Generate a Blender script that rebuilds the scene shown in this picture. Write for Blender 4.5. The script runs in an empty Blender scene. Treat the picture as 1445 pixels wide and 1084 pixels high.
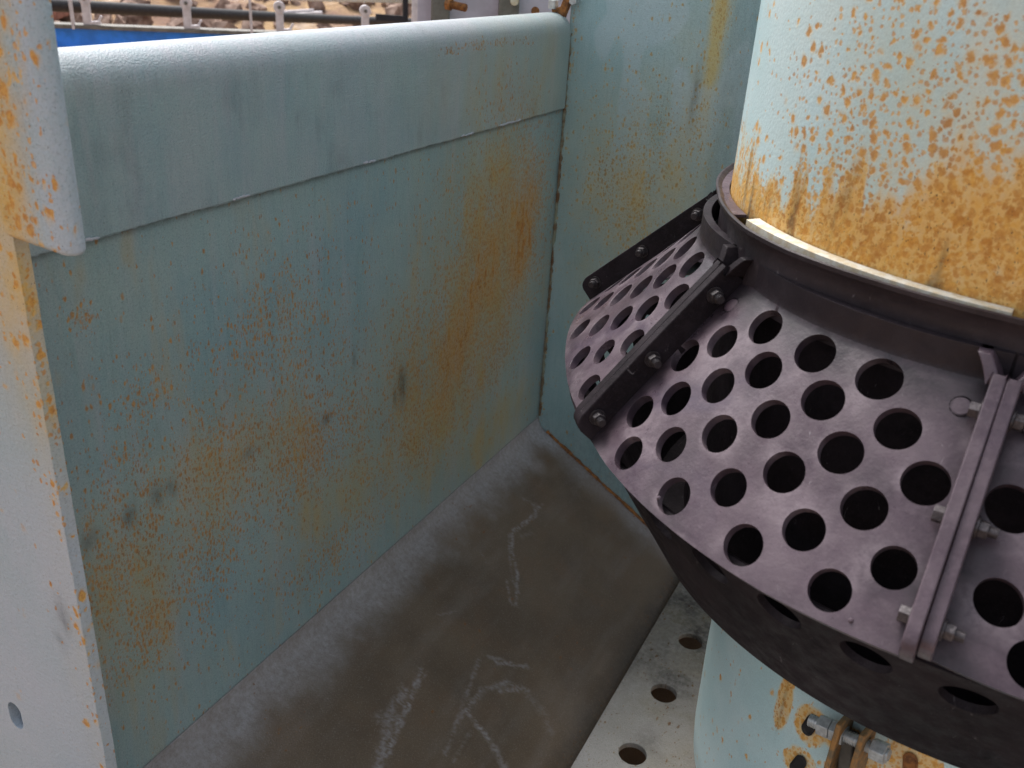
import bpy, bmesh, math, random
import numpy as np
from mathutils import Vector, Matrix
from mathutils.geometry import delaunay_2d_cdt
random.seed(4)
scene = bpy.context.scene
col = scene.collection
R = math.radians
PI = math.pi

# ------------------------------------------------------------------ camera
F = 1308.0; CX, CY = 722.5, 542.0          # focal length and centre of the 1445x1084 photograph, in its pixels
_d1 = np.array([735, -574, F]); _dv = np.array([-182, 2748, F])
_Y = _d1 / np.linalg.norm(_d1); _D = _dv / np.linalg.norm(_dv)
_D = _D - (_D @ _Y) * _Y; _D /= np.linalg.norm(_D)
_Z = -_D; _X = np.cross(_Y, _Z)
RW = np.array([_X, _Y, _Z])                # camera axes -> world axes
def ray(px, py): return RW @ np.array([px - CX, py - CY, F])
def on_x(px, py, x): d = ray(px, py); return d * x / d[0]
def on_y(px, py, y): d = ray(px, py); return d * y / d[1]
def on_z(px, py, z): d = ray(px, py); return d * z / d[2]
def at(px, py, dist): d = ray(px, py); return Vector(d * dist / np.hypot(d[0], d[1]))

cam_data = bpy.data.cameras.new('camera'); cam = bpy.data.objects.new('camera', cam_data); col.objects.link(cam)
cam_data.sensor_width = 36; cam_data.lens = F / 1445 * 36; cam_data.clip_start = 0.02; cam_data.clip_end = 600
cam_data.dof.use_dof = True; cam_data.dof.focus_distance = 1.0; cam_data.dof.aperture_fstop = 11
M = Matrix.Identity(4)
for i in range(3):
    M[i][0] = RW[i, 0]; M[i][1] = -RW[i, 1]; M[i][2] = -RW[i, 2]
cam.matrix_world = M
scene.camera = cam

# ------------------------------------------------------------------ light
SUN_EL, SUN_AZ = R(58), R(-52)             # azimuth from +Y, negative towards -X
world = bpy.data.worlds.new('World'); scene.world = world; world.use_nodes = True
wn = world.node_tree.nodes; wl = world.node_tree.links; wn.clear()
sky = wn.new('ShaderNodeTexSky'); sky.sky_type = 'NISHITA'; sky.sun_disc = False
sky.sun_elevation = SUN_EL; sky.sun_rotation = SUN_AZ
sky.air_density = 1.0; sky.dust_density = 4.0; sky.ozone_density = 1.0
hs = wn.new('ShaderNodeHueSaturation'); hs.inputs['Saturation'].default_value = 0.35
bg = wn.new('ShaderNodeBackground'); bg.inputs['Strength'].default_value = 0.15
wo = wn.new('ShaderNodeOutputWorld')
wl.new(sky.outputs[0], hs.inputs['Color']); wl.new(hs.outputs[0], bg.inputs[0]); wl.new(bg.outputs[0], wo.inputs[0])
sd = bpy.data.lights.new('sun', 'SUN'); sd.energy = 2.4; sd.angle = R(24); sd.color = (1, .965, .93)
sun = bpy.data.objects.new('sun', sd); col.objects.link(sun)
sdir = Vector((math.sin(SUN_AZ) * math.cos(SUN_EL), math.cos(SUN_AZ) * math.cos(SUN_EL), math.sin(SUN_EL)))
sun.rotation_euler = sdir.to_track_quat('Z', 'Y').to_euler(); sun.location = (-3, 2, 4)
scene.view_settings.view_transform = 'Standard'; scene.view_settings.look = 'None'
scene.view_settings.exposure = 0.75; scene.view_settings.gamma = 1

# ------------------------------------------------------------------ numpy noise
_rng = np.random.default_rng(11)
_lat = _rng.random((256, 256))
def vnoise(x, y, sc, seed=0):
    x = np.asarray(x, float) * sc + seed * 17.31; y = np.asarray(y, float) * sc + seed * 7.77
    xi = np.floor(x).astype(int); yi = np.floor(y).astype(int); fx = x - xi; fy = y - yi
    fx = fx * fx * (3 - 2 * fx); fy = fy * fy * (3 - 2 * fy)
    a = _lat[xi % 256, yi % 256]; b = _lat[(xi + 1) % 256, yi % 256]; c = _lat[xi % 256, (yi + 1) % 256]; d = _lat[(xi + 1) % 256, (yi + 1) % 256]
    return (a * (1 - fx) + b * fx) * (1 - fy) + (c * (1 - fx) + d * fx) * fy
def fbm(x, y, sc, seed=0, o=4):
    s = 0; a = .5; t = 0
    for i in range(o):
        s = s + a * vnoise(x, y, sc * 2 ** i, seed + i * 3); t += a; a *= .55
    return s / t
def smooth(a, b, x):
    t = np.clip((x - a) / (b - a), 0, 1); return t * t * (3 - 2 * t)
def blobs(x, y, lst):
    s = 0
    for (bx, by, sx, sy, a) in lst:
        s = np.maximum(s, a * np.exp(-((x - bx) / sx) ** 2 - ((y - by) / sy) ** 2))
    return s
def segdist(x, y, p, q):
    px, py = p; qx, qy = q; dx, dy = qx - px, qy - py
    t = np.clip(((x - px) * dx + (y - py) * dy) / (dx * dx + dy * dy + 1e-12), 0, 1)
    return np.hypot(x - px - t * dx, y - py - t * dy)

# ------------------------------------------------------------------ object helpers
def tag(o, label=None, cat=None, group=None, kind=None):
    if label: o['label'] = label
    if cat: o['category'] = cat
    if group: o['group'] = group
    if kind: o['kind'] = kind
    return o
def empty(name, loc=(0, 0, 0), **k):
    o = bpy.data.objects.new(name, None); o.empty_display_size = .1; col.objects.link(o); o.location = loc
    return tag(o, **k)
def link(name, me, mat, parent=None):
    o = bpy.data.objects.new(name, me); col.objects.link(o); me.materials.append(mat)
    if parent is not None:
        o.parent = parent
        ofs = Vector(parent.location); p = parent.parent
        while p is not None: ofs += Vector(p.location); p = p.parent
        o.location = -ofs                                   # meshes are written in world metres
    return o
def mesh_np(name, V, Fc, mat, parent=None, masks=None, angle=40, smoothf=True, flat=None):
    me = bpy.data.meshes.new(name); me.from_pydata([tuple(map(float, v)) for v in V], [], [tuple(map(int, f)) for f in Fc]); me.update()
    if masks is not None:
        a = me.color_attributes.new('masks', 'FLOAT_COLOR', 'POINT'); a.data.foreach_set('color', np.asarray(masks, np.float32).ravel())
    if masks is not None:
        V = np.asarray(V, float); X, Y_, Z_ = V.T; fl_ = flat or 'yz'
        q = dict(yz=(Y_, Z_), xz=(X + Y_, Z_), xy=(X, Y_), cyl=(np.arctan2(X * 0 + Y_ - .9361, X - .089) * .3, Z_), cone=(np.arctan2(Y_ - .9361, X - .089) * .38, Z_ * 1.4))[fl_]
        a = me.attributes.new('flat', 'FLOAT_VECTOR', 'POINT'); a.data.foreach_set('vector', np.stack([q[0] + 3, q[1] + 3, q[0] * 0 + .5], -1).astype(np.float32).ravel())
    if smoothf:
        me.polygons.foreach_set('use_smooth', [True] * len(me.polygons)); me.set_sharp_from_angle(angle=R(angle))
    return link(name, me, mat, parent)
def grid(name, fn, us, vs, mat, parent=None, maskfn=None, thick=0, offset=-1, closed=False, angle=40, flat=None):
    us = np.asarray(us, float); vs = np.asarray(vs, float)
    U, Vv = np.meshgrid(us, vs, indexing='ij'); P = fn(U, Vv); P = np.stack(P, -1).reshape(-1, 3)
    n, m = len(us), len(vs); idx = np.arange(n * m).reshape(n, m)
    if closed: a = idx; b = np.roll(idx, -1, 0)
    else: a = idx[:-1]; b = idx[1:]
    Fc = np.stack([a[:, :-1], b[:, :-1], b[:, 1:], a[:, 1:]], -1).reshape(-1, 4)
    mk = None
    if maskfn is not None:
        z = np.zeros_like(U); mk = maskfn(U, Vv); mk = np.stack([np.clip(q + z, 0, 1.6) for q in mk], -1).reshape(-1, 4)
    o = mesh_np(name, P, Fc, mat, parent, mk, angle, flat=flat)
    if thick:
        s = o.modifiers.new('thickness', 'SOLIDIFY'); s.thickness = thick; s.offset = offset
    return o
def from_bm(name, bm, mat, parent=None, bevel=0, smoothf=True, angle=35):
    me = bpy.data.meshes.new(name); bm.normal_update(); bm.to_mesh(me); bm.free()
    if smoothf:
        me.polygons.foreach_set('use_smooth', [True] * len(me.polygons)); me.set_sharp_from_angle(angle=R(angle))
    o = link(name, me, mat, parent)
    if bevel:
        b = o.modifiers.new('bevel', 'BEVEL'); b.width = bevel; b.segments = 2; b.limit_method = 'ANGLE'; b.angle_limit = R(40)
    return o
def add_box(bm, c, size, rot=None):
    r = bmesh.ops.create_cube(bm, size=1.0); mt = Matrix.Translation(Vector(c)) @ (rot.to_4x4() if rot is not None else Matrix.Identity(4)) @ Matrix.Diagonal((*size, 1))
    bmesh.ops.transform(bm, matrix=mt, verts=r['verts'])
def frame(d, up=(0, 0, 1)):
    d = Vector(d).normalized(); u = Vector(up)
    if abs(d.dot(u)) > .98: u = Vector((0, 1, 0))
    s = d.cross(u).normalized(); u = s.cross(d)
    return Matrix((d, s, u)).transposed()              # x = d, y = side, z = up
def bar(bm, a, b, w, h, up=(0, 0, 1)):
    a = Vector(a); b = Vector(b); add_box(bm, (a + b) / 2, ((b - a).length, w, h), frame(b - a, up))
def cyl(bm, a, b, r1, r2=None, n=24, phase=0):
    a = Vector(a); b = Vector(b); r2 = r1 if r2 is None else r2
    r = bmesh.ops.create_cone(bm, cap_ends=True, segments=n, radius1=r1, radius2=r2, depth=(b - a).length)
    mt = Matrix.Translation((a + b) / 2) @ Vector((0, 0, 1)).rotation_difference((b - a).normalized()).to_matrix().to_4x4() @ Matrix.Rotation(phase, 4, 'Z')
    bmesh.ops.transform(bm, matrix=mt, verts=r['verts'])
def tube(bm, pts, rad, n=8, jitter=0):
    pts = [Vector(p) for p in pts]; rings = []
    for i, p in enumerate(pts):
        d = (pts[min(i + 1, len(pts) - 1)] - pts[max(i - 1, 0)]); fm = frame(d); ring = []
        rr = (rad[i] if hasattr(rad, '__len__') else rad) * (1 + random.uniform(-jitter, jitter))
        for k in range(n):
            a = 2 * PI * k / n; ring.append(bm.verts.new(p + fm @ Vector((0, math.cos(a) * rr, math.sin(a) * rr))))
        rings.append(ring)
    for r0, r1 in zip(rings, rings[1:]):
        for k in range(n): bm.faces.new((r0[k], r0[(k + 1) % n], r1[(k + 1) % n], r1[k]))
    bm.faces.new(rings[0][::-1]); bm.faces.new(rings[-1])

# ------------------------------------------------------------------ materials
class N:
    def __init__(s, name):
        s.m = bpy.data.materials.new(name); s.m.use_nodes = True; s.t = s.m.node_tree; s.t.nodes.clear()
        s.out = s.t.nodes.new('ShaderNodeOutputMaterial'); s.b = s.t.nodes.new('ShaderNodeBsdfPrincipled'); s.l(s.b.outputs[0], s.out.inputs[0])
        s.geo = s.t.nodes.new('ShaderNodeTexCoord').outputs['Object']
    def l(s, a, b): s.t.links.new(a, b)
    def put(s, v, inp):
        if isinstance(v, bpy.types.NodeSocket): s.l(v, inp)
        elif isinstance(v, (int, float)): inp.default_value = v
        else: inp.default_value = (*v, 1) if len(v) == 3 and inp.type == 'RGBA' else v
    def mapped(s, sc):
        n = s.t.nodes.new('ShaderNodeMapping'); s.l(s.geo, n.inputs[0]); n.inputs['Scale'].default_value = sc; return n.outputs[0]
    def noise(s, scale, detail=4, rough=.55, vec=None, dist=0):
        n = s.t.nodes.new('ShaderNodeTexNoise'); s.l(vec or s.geo, n.inputs['Vector']); n.inputs['Scale'].default_value = scale
        n.inputs['Detail'].default_value = detail; n.inputs['Roughness'].default_value = rough; n.inputs['Distortion'].default_value = dist; return n.outputs['Fac']
    def math(s, op, a, b=0.0, c=None, clamp=False):
        n = s.t.nodes.new('ShaderNodeMath'); n.operation = op; n.use_clamp = clamp; s.put(a, n.inputs[0]); s.put(b, n.inputs[1])
        if c is not None: s.put(c, n.inputs[2])
        return n.outputs[0]
    def ramp(s, v, a, b, lo=0.0, hi=1.0):
        n = s.t.nodes.new('ShaderNodeMapRange'); n.interpolation_type = 'SMOOTHSTEP'; s.put(v, n.inputs[0]); s.put(a, n.inputs[1]); s.put(b, n.inputs[2]); s.put(lo, n.inputs[3]); s.put(hi, n.inputs[4]); return n.outputs[0]
    def mix(s, f, a, b, mode='MIX'):
        n = s.t.nodes.new('ShaderNodeMix'); n.data_type = 'RGBA'; n.blend_type = mode; s.put(f, n.inputs[0]); s.put(a, n.inputs[6]); s.put(b, n.inputs[7]); return n.outputs[2]
    def bump(s, h, strength, dist, nrm=None):
        n = s.t.nodes.new('ShaderNodeBump'); n.inputs['Strength'].default_value = strength; n.inputs['Distance'].default_value = dist; s.l(h, n.inputs['Height'])
        if nrm: s.l(nrm, n.inputs['Normal'])
        return n.outputs[0]
    def spots(s, scale, dens, rad, stretch=1.0, warp=.2, soft=.5):
        '''scattered irregular spots: each cell holds one, present with probability dens'''
        at_ = s.t.nodes.new('ShaderNodeAttribute'); at_.attribute_name = 'flat'
        mp = s.t.nodes.new('ShaderNodeMapping'); s.l(at_.outputs['Vector'], mp.inputs[0]); mp.inputs['Scale'].default_value = (scale, scale * stretch, scale)
        nz = s.t.nodes.new('ShaderNodeTexNoise'); s.l(mp.outputs[0], nz.inputs['Vector']); nz.inputs['Scale'].default_value = 1.9; nz.inputs['Detail'].default_value = 3
        sub = s.t.nodes.new('ShaderNodeVectorMath'); sub.operation = 'SUBTRACT'; s.l(nz.outputs['Color'], sub.inputs[0]); sub.inputs[1].default_value = (.5, .5, .5)
        ma = s.t.nodes.new('ShaderNodeVectorMath'); ma.operation = 'MULTIPLY_ADD'; s.l(sub.outputs[0], ma.inputs[0]); ma.inputs[1].default_value = (warp * 4,) * 3; s.l(mp.outputs[0], ma.inputs[2])
        vo = s.t.nodes.new('ShaderNodeTexVoronoi'); vo.voronoi_dimensions = '2D'; s.l(ma.outputs[0], vo.inputs['Vector']); vo.inputs['Scale'].default_value = 1; vo.inputs['Randomness'].default_value = 1
        sp = s.t.nodes.new('ShaderNodeSeparateColor'); s.l(vo.outputs['Color'], sp.inputs[0])
        here = s.ramp(sp.outputs[0], s.math('SUBTRACT', dens, .04), dens, 1, 0)
        rr = s.math('MULTIPLY_ADD', sp.outputs[1], rad * .75, rad * .35)
        return s.math('MULTIPLY', here, s.ramp(vo.outputs['Distance'], s.math('MULTIPLY', rr, 1 - soft), rr, 1, 0))
    def masks(s):
        n = s.t.nodes.new('ShaderNodeAttribute'); n.attribute_name = 'masks'; sp = s.t.nodes.new('ShaderNodeSeparateColor'); s.l(n.outputs['Color'], sp.inputs[0])
        return sp.outputs[0], sp.outputs[1], sp.outputs[2], n.outputs['Alpha']
    def fin(s, c, rough, metal=0.0, nrm=None, spec=.5):
        s.put(c, s.b.inputs['Base Color']); s.put(rough, s.b.inputs['Roughness']); s.put(metal, s.b.inputs['Metallic']); s.put(spec, s.b.inputs['Specular IOR Level'])
        if nrm: s.l(nrm, s.b.inputs['Normal'])
        return s.m

def paint(name, base, base2, stain, dust, rust=(.33, .105, .018), rust2=(.50, .23, .04), speck=260, blob=85, blob_amt=.5, stretch=.45,
          rough=.45, peel=560, peel_h=.0016, peel_s=.5, dirt_shade=(.03, .027, .024), streak=True, sp1=(150, .34, .6), sp2=(330, .40, .6), dmul=1.0, wash=.55, grain=.35, pit=1.0, spop=.9):
    """weathered sprayed paint; the vertex masks say where: rust density, stain, dirt with painted shade, chalky dust with painted highlight"""
    s = N(name); r, g, b, a = s.masks()
    v = s.mapped((1, 1, stretch)); vs = s.mapped((1, 1, .12))
    c = s.mix(s.ramp(s.noise(7, 5, .6), .35, .65), base, base2)
    if streak: c = s.mix(s.ramp(s.noise(45, 3, .5, vs), .5, .8, 0, .35), c, dust)
    if streak:
        ln = s.noise(330, 3, .6, s.mapped((1, 1, .09))); c = s.mix(s.ramp(ln, .50, .75, 0, .14), c, dust); c = s.mix(s.ramp(ln, .48, .25, 0, .16), c, (.05, .06, .055))
    c = s.mix(s.ramp(s.noise(900, 2, .6), .3, .7, .0, .18), c, (.06, .08, .08))
    c = s.mix(s.math('MULTIPLY', g, s.ramp(s.noise(30, 5, .65, v), .25, .7, .45, 1.0)), c, stain)
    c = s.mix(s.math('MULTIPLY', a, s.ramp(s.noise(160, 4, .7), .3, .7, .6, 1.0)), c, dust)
    c = s.mix(s.math('MULTIPLY', s.ramp(r, .7, 1.35, 0, wash), s.ramp(s.noise(40, 4, .6, v), .3, .65, .3, 1)), c, rust2)
    gr = s.noise(520, 3, .75); c = s.mix(s.ramp(gr, .52, .72, 0, grain), c, (.03, .035, .04)); c = s.mix(s.ramp(gr, .46, .30, 0, grain), c, dust)
    # blobs of rust with a halo, then small specks
    nb = s.noise(blob, 4, .6, v); th = s.math('MULTIPLY_ADD', r, -blob_amt, .86)
    halo = s.ramp(nb, s.math('SUBTRACT', th, .07), s.math('ADD', th, .03), 0, .85)
    core = s.ramp(nb, th, s.math('ADD', th, .12))
    rc = s.mix(s.ramp(s.noise(220, 3, .7), .35, .65), rust2, rust)
    rc = s.mix(s.ramp(s.noise(24, 5, .7, s.mapped((1, 1, .4))), .48, .70, 0, .6), rc, (rust[0] * .55, rust[1] * .42, rust[2] * .5))
    rc = s.mix(s.ramp(s.noise(48, 4, .7), .54, .72, 0, .22), rc, stain)
    c = s.mix(halo, c, s.mix(.45, stain, rust2)); c = s.mix(core, c, rc)
    big = s.spots(sp1[0], s.math('MULTIPLY', r, .62 * dmul), sp1[1], sp1[2]); small = s.spots(sp2[0], s.math('MULTIPLY', r, .75 * dmul), sp2[1], sp2[2])
    hb = s.spots(sp1[0], s.math('MULTIPLY', r, .62 * dmul), sp1[1] * 1.8, sp1[2], soft=.95)
    c = s.mix(s.math('MULTIPLY', hb, .55), c, s.mix(.35, stain, rust2))
    sp = s.math('MAXIMUM', s.math('MULTIPLY', big, spop), s.math('MULTIPLY', small, spop * .85)); c = s.mix(sp, c, rc)
    nd = s.noise(520, 2, .5, s.mapped((1.3, 1.1, .7))); t3 = s.math('MULTIPLY_ADD', r, -.07 * pit, .76)
    pits = s.ramp(nd, t3, s.math('ADD', t3, .03), 0, .8); c = s.mix(pits, c, (.05, .03, .02))
    c = s.mix(s.math('MULTIPLY', b, s.ramp(s.noise(120, 4, .7, v), .3, .65, .5, 1.0)), c, dirt_shade)
    rg = s.math('ADD', rough, s.math('MULTIPLY', s.math('ADD', core, sp, clamp=True), .3))
    rg = s.math('ADD', rg, s.math('MULTIPLY', s.math('ADD', a, b), .15), clamp=True)
    h = s.math('ADD', s.noise(peel, 2, .5), s.math('MULTIPLY', s.math('ADD', core, sp), -.5))
    return s.fin(c, rg, 0, s.bump(h, peel_s, peel_h))

m_wall = paint('teal_wall_paint', (.205, .340, .375), (.265, .385, .395), (.350, .285, .115), (.42, .41, .47), blob_amt=.24, spop=.72, rust=(.30, .12, .025), rust2=(.46, .225, .05), sp1=(205, .40, .5), sp2=(330, .48, .5), dmul=2.0)
m_back = paint('pale_teal_paint', (.285, .455, .495), (.36, .515, .545), (.52, .43, .19), (.46, .56, .60), sp1=(170, .4, .55), sp2=(300, .46, .55), dmul=1.2, blob_amt=.18, rust=(.38, .21, .06), rust2=(.50, .34, .11), spop=.7)
m_pipe = paint('pale_pipe_paint', (.46, .67, .70), (.59, .76, .78), (.70, .52, .22), (.60, .64, .63), rust=(.52, .22, .03), rust2=(.68, .36, .065), speck=170, blob=150, blob_amt=.26, sp1=(112, .44, .9), sp2=(210, .46, .9), dmul=1.9, grain=.08, pit=.8, wash=.98, spop=.85, stretch=.75, rough=.33, peel_h=.0009, peel_s=.3, peel=380, streak=False)
m_flange = paint('pale_flange_paint', (.33, .46, .51), (.42, .51, .57), (.60, .41, .13), (.43, .48, .56), rust=(.50, .21, .04), rust2=(.64, .36, .08), speck=160, blob=110, blob_amt=.26, stretch=.7, sp1=(85, .42, .8), sp2=(170, .4, .8), dmul=.9, rough=.5, peel=260, peel_h=.002, peel_s=.5)
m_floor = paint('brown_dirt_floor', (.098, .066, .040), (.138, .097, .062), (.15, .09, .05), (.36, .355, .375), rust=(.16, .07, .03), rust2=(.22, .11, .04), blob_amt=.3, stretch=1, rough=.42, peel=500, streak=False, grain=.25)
m_ledge = paint('grey_ledge_paint', (.30, .29, .27), (.38, .37, .36), (.22, .19, .11), (.42, .41, .43), rust=(.16, .08, .04), rust2=(.25, .15, .06), blob_amt=.3, stretch=1, rough=.5, peel=500, streak=False)

def guard_mat(name, c1, c2, c3, rough=.42, dark=0, spec=.5):
    s = N(name); r_, g_, b_, a_ = s.masks()
    c = s.mix(s.ramp(s.noise(14, 6, .65), .35, .68), c1, c2)
    c = s.mix(s.ramp(s.noise(5, 4, .6, dist=1.5), .5, .75, 0, .6), c, c3)
    c = s.mix(s.ramp(s.noise(170, 5, .7), .42, .72, 0, .38), c, (c2[0] * 1.3, c2[1] * 1.3, c2[2] * 1.3))
    c = s.mix(s.ramp(s.noise(700, 2, .6), .55, .75, 0, .4), c, (.05, .04, .05))
    scr = s.noise(60, 5, .7, s.mapped((3, .4, 1)), 1)
    c = s.mix(s.ramp(scr, .66, .72, 0, .25), c, (.45, .42, .44))
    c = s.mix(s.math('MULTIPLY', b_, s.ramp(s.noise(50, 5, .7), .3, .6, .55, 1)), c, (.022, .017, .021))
    c = s.mix(s.math('MULTIPLY', g_, s.ramp(s.noise(200, 4, .7), .35, .6, .4, 1)), c, (.20, .16, .18))
    rg = s.ramp(s.noise(60, 4, .6), .3, .7, rough - .1, rough + .15)
    h = s.math('ADD', s.noise(420, 3, .6), s.math('MULTIPLY', s.noise(70, 3, .6), 1.3))
    return s.fin(c, rg, .0, s.bump(h, .22, .001), spec=spec)
m_guard = guard_mat('mauve_guard_paint', (.052, .033, .045), (.100, .073, .088), (.056, .042, .070), rough=.36, spec=.45)
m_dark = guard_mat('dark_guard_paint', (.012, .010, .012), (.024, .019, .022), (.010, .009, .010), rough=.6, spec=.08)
m_neck = guard_mat('dark_neck_paint', (.024, .019, .022), (.044, .035, .040), (.018, .015, .017), rough=.42, spec=.2)
m_fdark = guard_mat('shaded_dirty_flange', (.014, .011, .013), (.028, .022, .026), (.010, .009, .010), rough=.5, spec=.08)  # shadow and dirt of the flange faces put into a near-black colour
def simple(name, c, rough=.5, metal=0.0, var=.25, sc=60, c2=None):
    s = N(name); c2 = c2 or tuple(x * (1 - var) for x in c)
    cc = s.mix(s.ramp(s.noise(sc, 5, .65), .35, .65), c, c2)
    return s.fin(cc, s.ramp(s.noise(sc * 2, 3), .3, .7, rough - .08, rough + .12), metal, s.bump(s.noise(sc * 5, 3), .25, .001))
m_bolt = simple('galvanised_steel', (.10, .088, .095), .42, .5, .5, 300)
m_boltd = simple('blackened_steel', (.045, .038, .042), .45, .3, .5, 300)
m_zinc = simple('bright_zinc', (.50, .53, .54), .4, .45, .3, 200)
m_rust = simple('flaking_rust', (.30, .12, .03), .85, 0, .5, 120, (.12, .05, .02))
m_rustlug = simple('rusty_painted_lug', (.34, .17, .05), .85, 0, .5, 90, (.16, .12, .07))
m_weld = simple('rust_stained_weld', (.22, .24, .18), .8, 0, .5, 45, (.13, .065, .03))
m_gasket = simple('cream_gasket', (.60, .59, .52), .7, 0, .2, 120, (.50, .42, .28))
m_blue = simple('blue_beam_paint', (.02, .26, 1.0), .35, 0, .25, 18)
m_black = simple('black_rubber', (.010, .009, .012), .6, 0, .4, 40)
m_white = simple('chalky_white_paint', (.62, .58, .60), .55, 0, .25, 30)
m_greyrail = simple('weathered_grey_steel', (.17, .16, .14), .6, .2, .35, 25)
m_lilac = simple('pale_lilac_paint', (.50, .46, .54), .5, 0, .18, 14)
m_wood = simple('red_brown_timber', (.38, .17, .12), .8, 0, .4, 20)
m_orange = simple('orange_paint', (.65, .22, .03), .6, 0, .3, 20)
def ground_mat():
    s = N('tan_dirt'); c = s.mix(s.ramp(s.noise(.9, 6, .65), .38, .62), (.44, .29, .15), (.24, .14, .10))
    c = s.mix(s.ramp(s.noise(6, 5, .7), .5, .7, 0, .7), c, (.18, .12, .10)); c = s.mix(s.ramp(s.noise(2.2, 5, .7), .55, .7, 0, .6), c, (.62, .50, .42))
    return s.fin(c, .95, 0, s.bump(s.noise(14, 6, .7), .8, .06))
m_ground = ground_mat()
m_rock = simple('pale_rubble', (.34, .24, .19), .95, 0, .5, 5, (.10, .055, .04))

# ================================================================== THE HOUSING
WX = -0.656; BY = 1.5; LX = -0.650
SEAM = -0.2475; TOP = -0.0985; WB = on_x(760, 598, WX)[2]
FZ1 = -1.0684; FX1 = -0.3142
def W(px, py): q = on_x(px, py, WX); return q[1], q[2]
def Lp(px, py): q = on_x(px, py, LX); return q[1], q[2]
def B(px, py): q = on_y(px, py, BY); return q[0], q[2]

# side wall
side = empty('side_wall', (WX, .95, WB), label='teal painted steel side wall with rust specks running across the left of the view', cat='wall')
wl_r = [(*W(690, 380), .13, .15, 1.0), (*W(740, 300), .08, .13, 1.0), (*W(640, 500), .16, .12, .95), (*W(600, 600), .16, .07, .7), (*W(330, 640), .10, .06, .75), (*W(200, 720), .07, .10, .55), (*W(300, 720), .12, .12, .5), (*W(450, 560), .12, .10, .45),
        (*W(190, 900), .06, .05, .65), (*W(450, 620), .12, .07, .7), (*W(120, 450), .015, .012, .8), (*W(200, 570), .03, .03, .5), (*W(300, 800), .06, .05, .6), (*W(400, 480), .12, .08, .42), (*W(150, 820), .04, .05, .7), (*W(480, 770), .1, .04, .4)]
wl_g = [(*W(690, 400), .17, .20, 1.0), (*W(700, 250), .12, .08, .8), (*W(640, 540), .17, .16, 1.0), (*W(560, 640), .12, .06, .7), (*W(330, 660), .12, .08, .65), (*W(700, 600), .15, .08, .8), (*W(170, 850), .08, .10, .6), (*W(480, 700), .13, .06, .5)]
wl_d = [(*W(567, 545), .010, .026, .9), (*W(558, 560), .005, .014, .6), (*W(500, 508), .004, .014, .45), (*W(462, 590), .010, .008, .55), (*W(222, 698), .010, .013, .7), (*W(183, 730), .008, .012, .6), (*W(128, 762), .010, .010, .75),
        (*W(240, 690), .010, .012, .5), (*W(350, 640), .012, .008, .35)]
def wall_masks(y, z):
    n = fbm(y, z * .45, 22, 1); n2 = fbm(y, z * .12, 60, 5)
    r = blobs(y, z, wl_r); r = np.clip(r * (.1 + 1.6 * n) , 0, 1)
    hot = blobs(y, z, [(*W(735, 350), .035, .075, 1), (*W(665, 430), .035, .06, .75), (*W(700, 490), .06, .05, .6), (*W(715, 230), .03, .05, .4)])
    g = np.clip(blobs(y, z, wl_g) * (.35 + 1.0 * n) * (.65 + .6 * n2), 0, 1) * .8
    g = g + .2 * smooth(.5, .75, n2) * smooth(.48, .6, n); g = np.clip(g * 1.9 + .10 * smooth(.35, .65, fbm(y, z * .7, 5, 21)), 0, 1)
    r = np.clip(r * 1.15 + .04 + hot * .95 * (.3 + 1.0 * n2), 0, 1.6)
    d = blobs(y, z, wl_d) * (.3 + 1.2 * fbm(y, z * .3, 150, 8)) + .5 * smooth(.007, .0, np.abs(z - SEAM + .002))  # smudges, then the lap panel's shadow line painted under the seam
    d = d + .55 * smooth(.016, 0, BY - y + (n - .5) * .012)  # darker along the corner with the back wall
    a = .12 * smooth(.35, .75, n2) + .0 * y
    return r, g, d, a
grid('wall_plate', lambda y, z: (np.full_like(y, WX), y, z), np.linspace(.412, BY - .001, 420), np.linspace(WB + .018, SEAM + .03, 250), m_wall, side, wall_masks, thick=.012, offset=-1)
# lap panel with rolled top edge
RT = .030
prof = [(LX, SEAM + t * (TOP - RT - SEAM)) for t in np.linspace(0, 1, 70)]
prof += [(LX - RT + RT * math.cos(a), TOP - RT + RT * math.sin(a)) for a in np.linspace(0, PI / 2, 18)[1:]]
prof += [(LX - RT - t, TOP) for t in np.linspace(.001, .006, 4)] + [(LX - .036 - .02 * math.sin(a), TOP - .02 + .02 * math.cos(a)) for a in np.linspace(.15, PI / 2, 9)] + [(LX - .056, TOP - .06), (LX - .056, TOP - .3)]
prof = np.array(prof); NP = len(prof)
def lap_fn(y, v):
    i = np.round(v).astype(int); x = prof[i, 0]; z = prof[i, 1].copy()
    z = z + np.where(i == 0, .0035 * (fbm(y, y * 0, 40, 3) - .5) + .002 * (vnoise(y, y * 0, 220, 6) - .5), 0)
    yy = y
    return x, yy, z
def lap_masks(y, v):
    i = np.round(v).astype(int); z = prof[i, 1]; s = np.where(i > 69, (prof[i, 0] - LX) * -1, 0)
    n = fbm(y, z * .4, 25, 2); n2 = fbm(y, z * .1, 55, 7)
    g = np.clip(blobs(y, z, [(*Lp(700, 120), .18, .10, 1.0), (*Lp(760, 100), .1, .2, .8)]) * (.2 + 1.2 * n), 0, 1) * .75
    r = blobs(y, z, [(*Lp(690, 62), .06, .006, .7), (*Lp(640, 72), .03, .004, .8), (*Lp(686, 98), .005, .006, 1), (*Lp(740, 60), .03, .006, .6), (*Lp(720, 140), .1, .05, .3)]) * (.4 + n)
    d = .10 * n2 + .15 * smooth(.6, .8, n)
    a = .45 * smooth(.05, 0, TOP - z + (n - .5) * .02) + .3 * smooth(.35, .7, n2) * .6 + .16
    a = a * (1 - .5 * smooth(1.1, 1.4, y))  # chalk plus a painted top-edge highlight, both weaker towards the back
    return r, g, d, a
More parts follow.
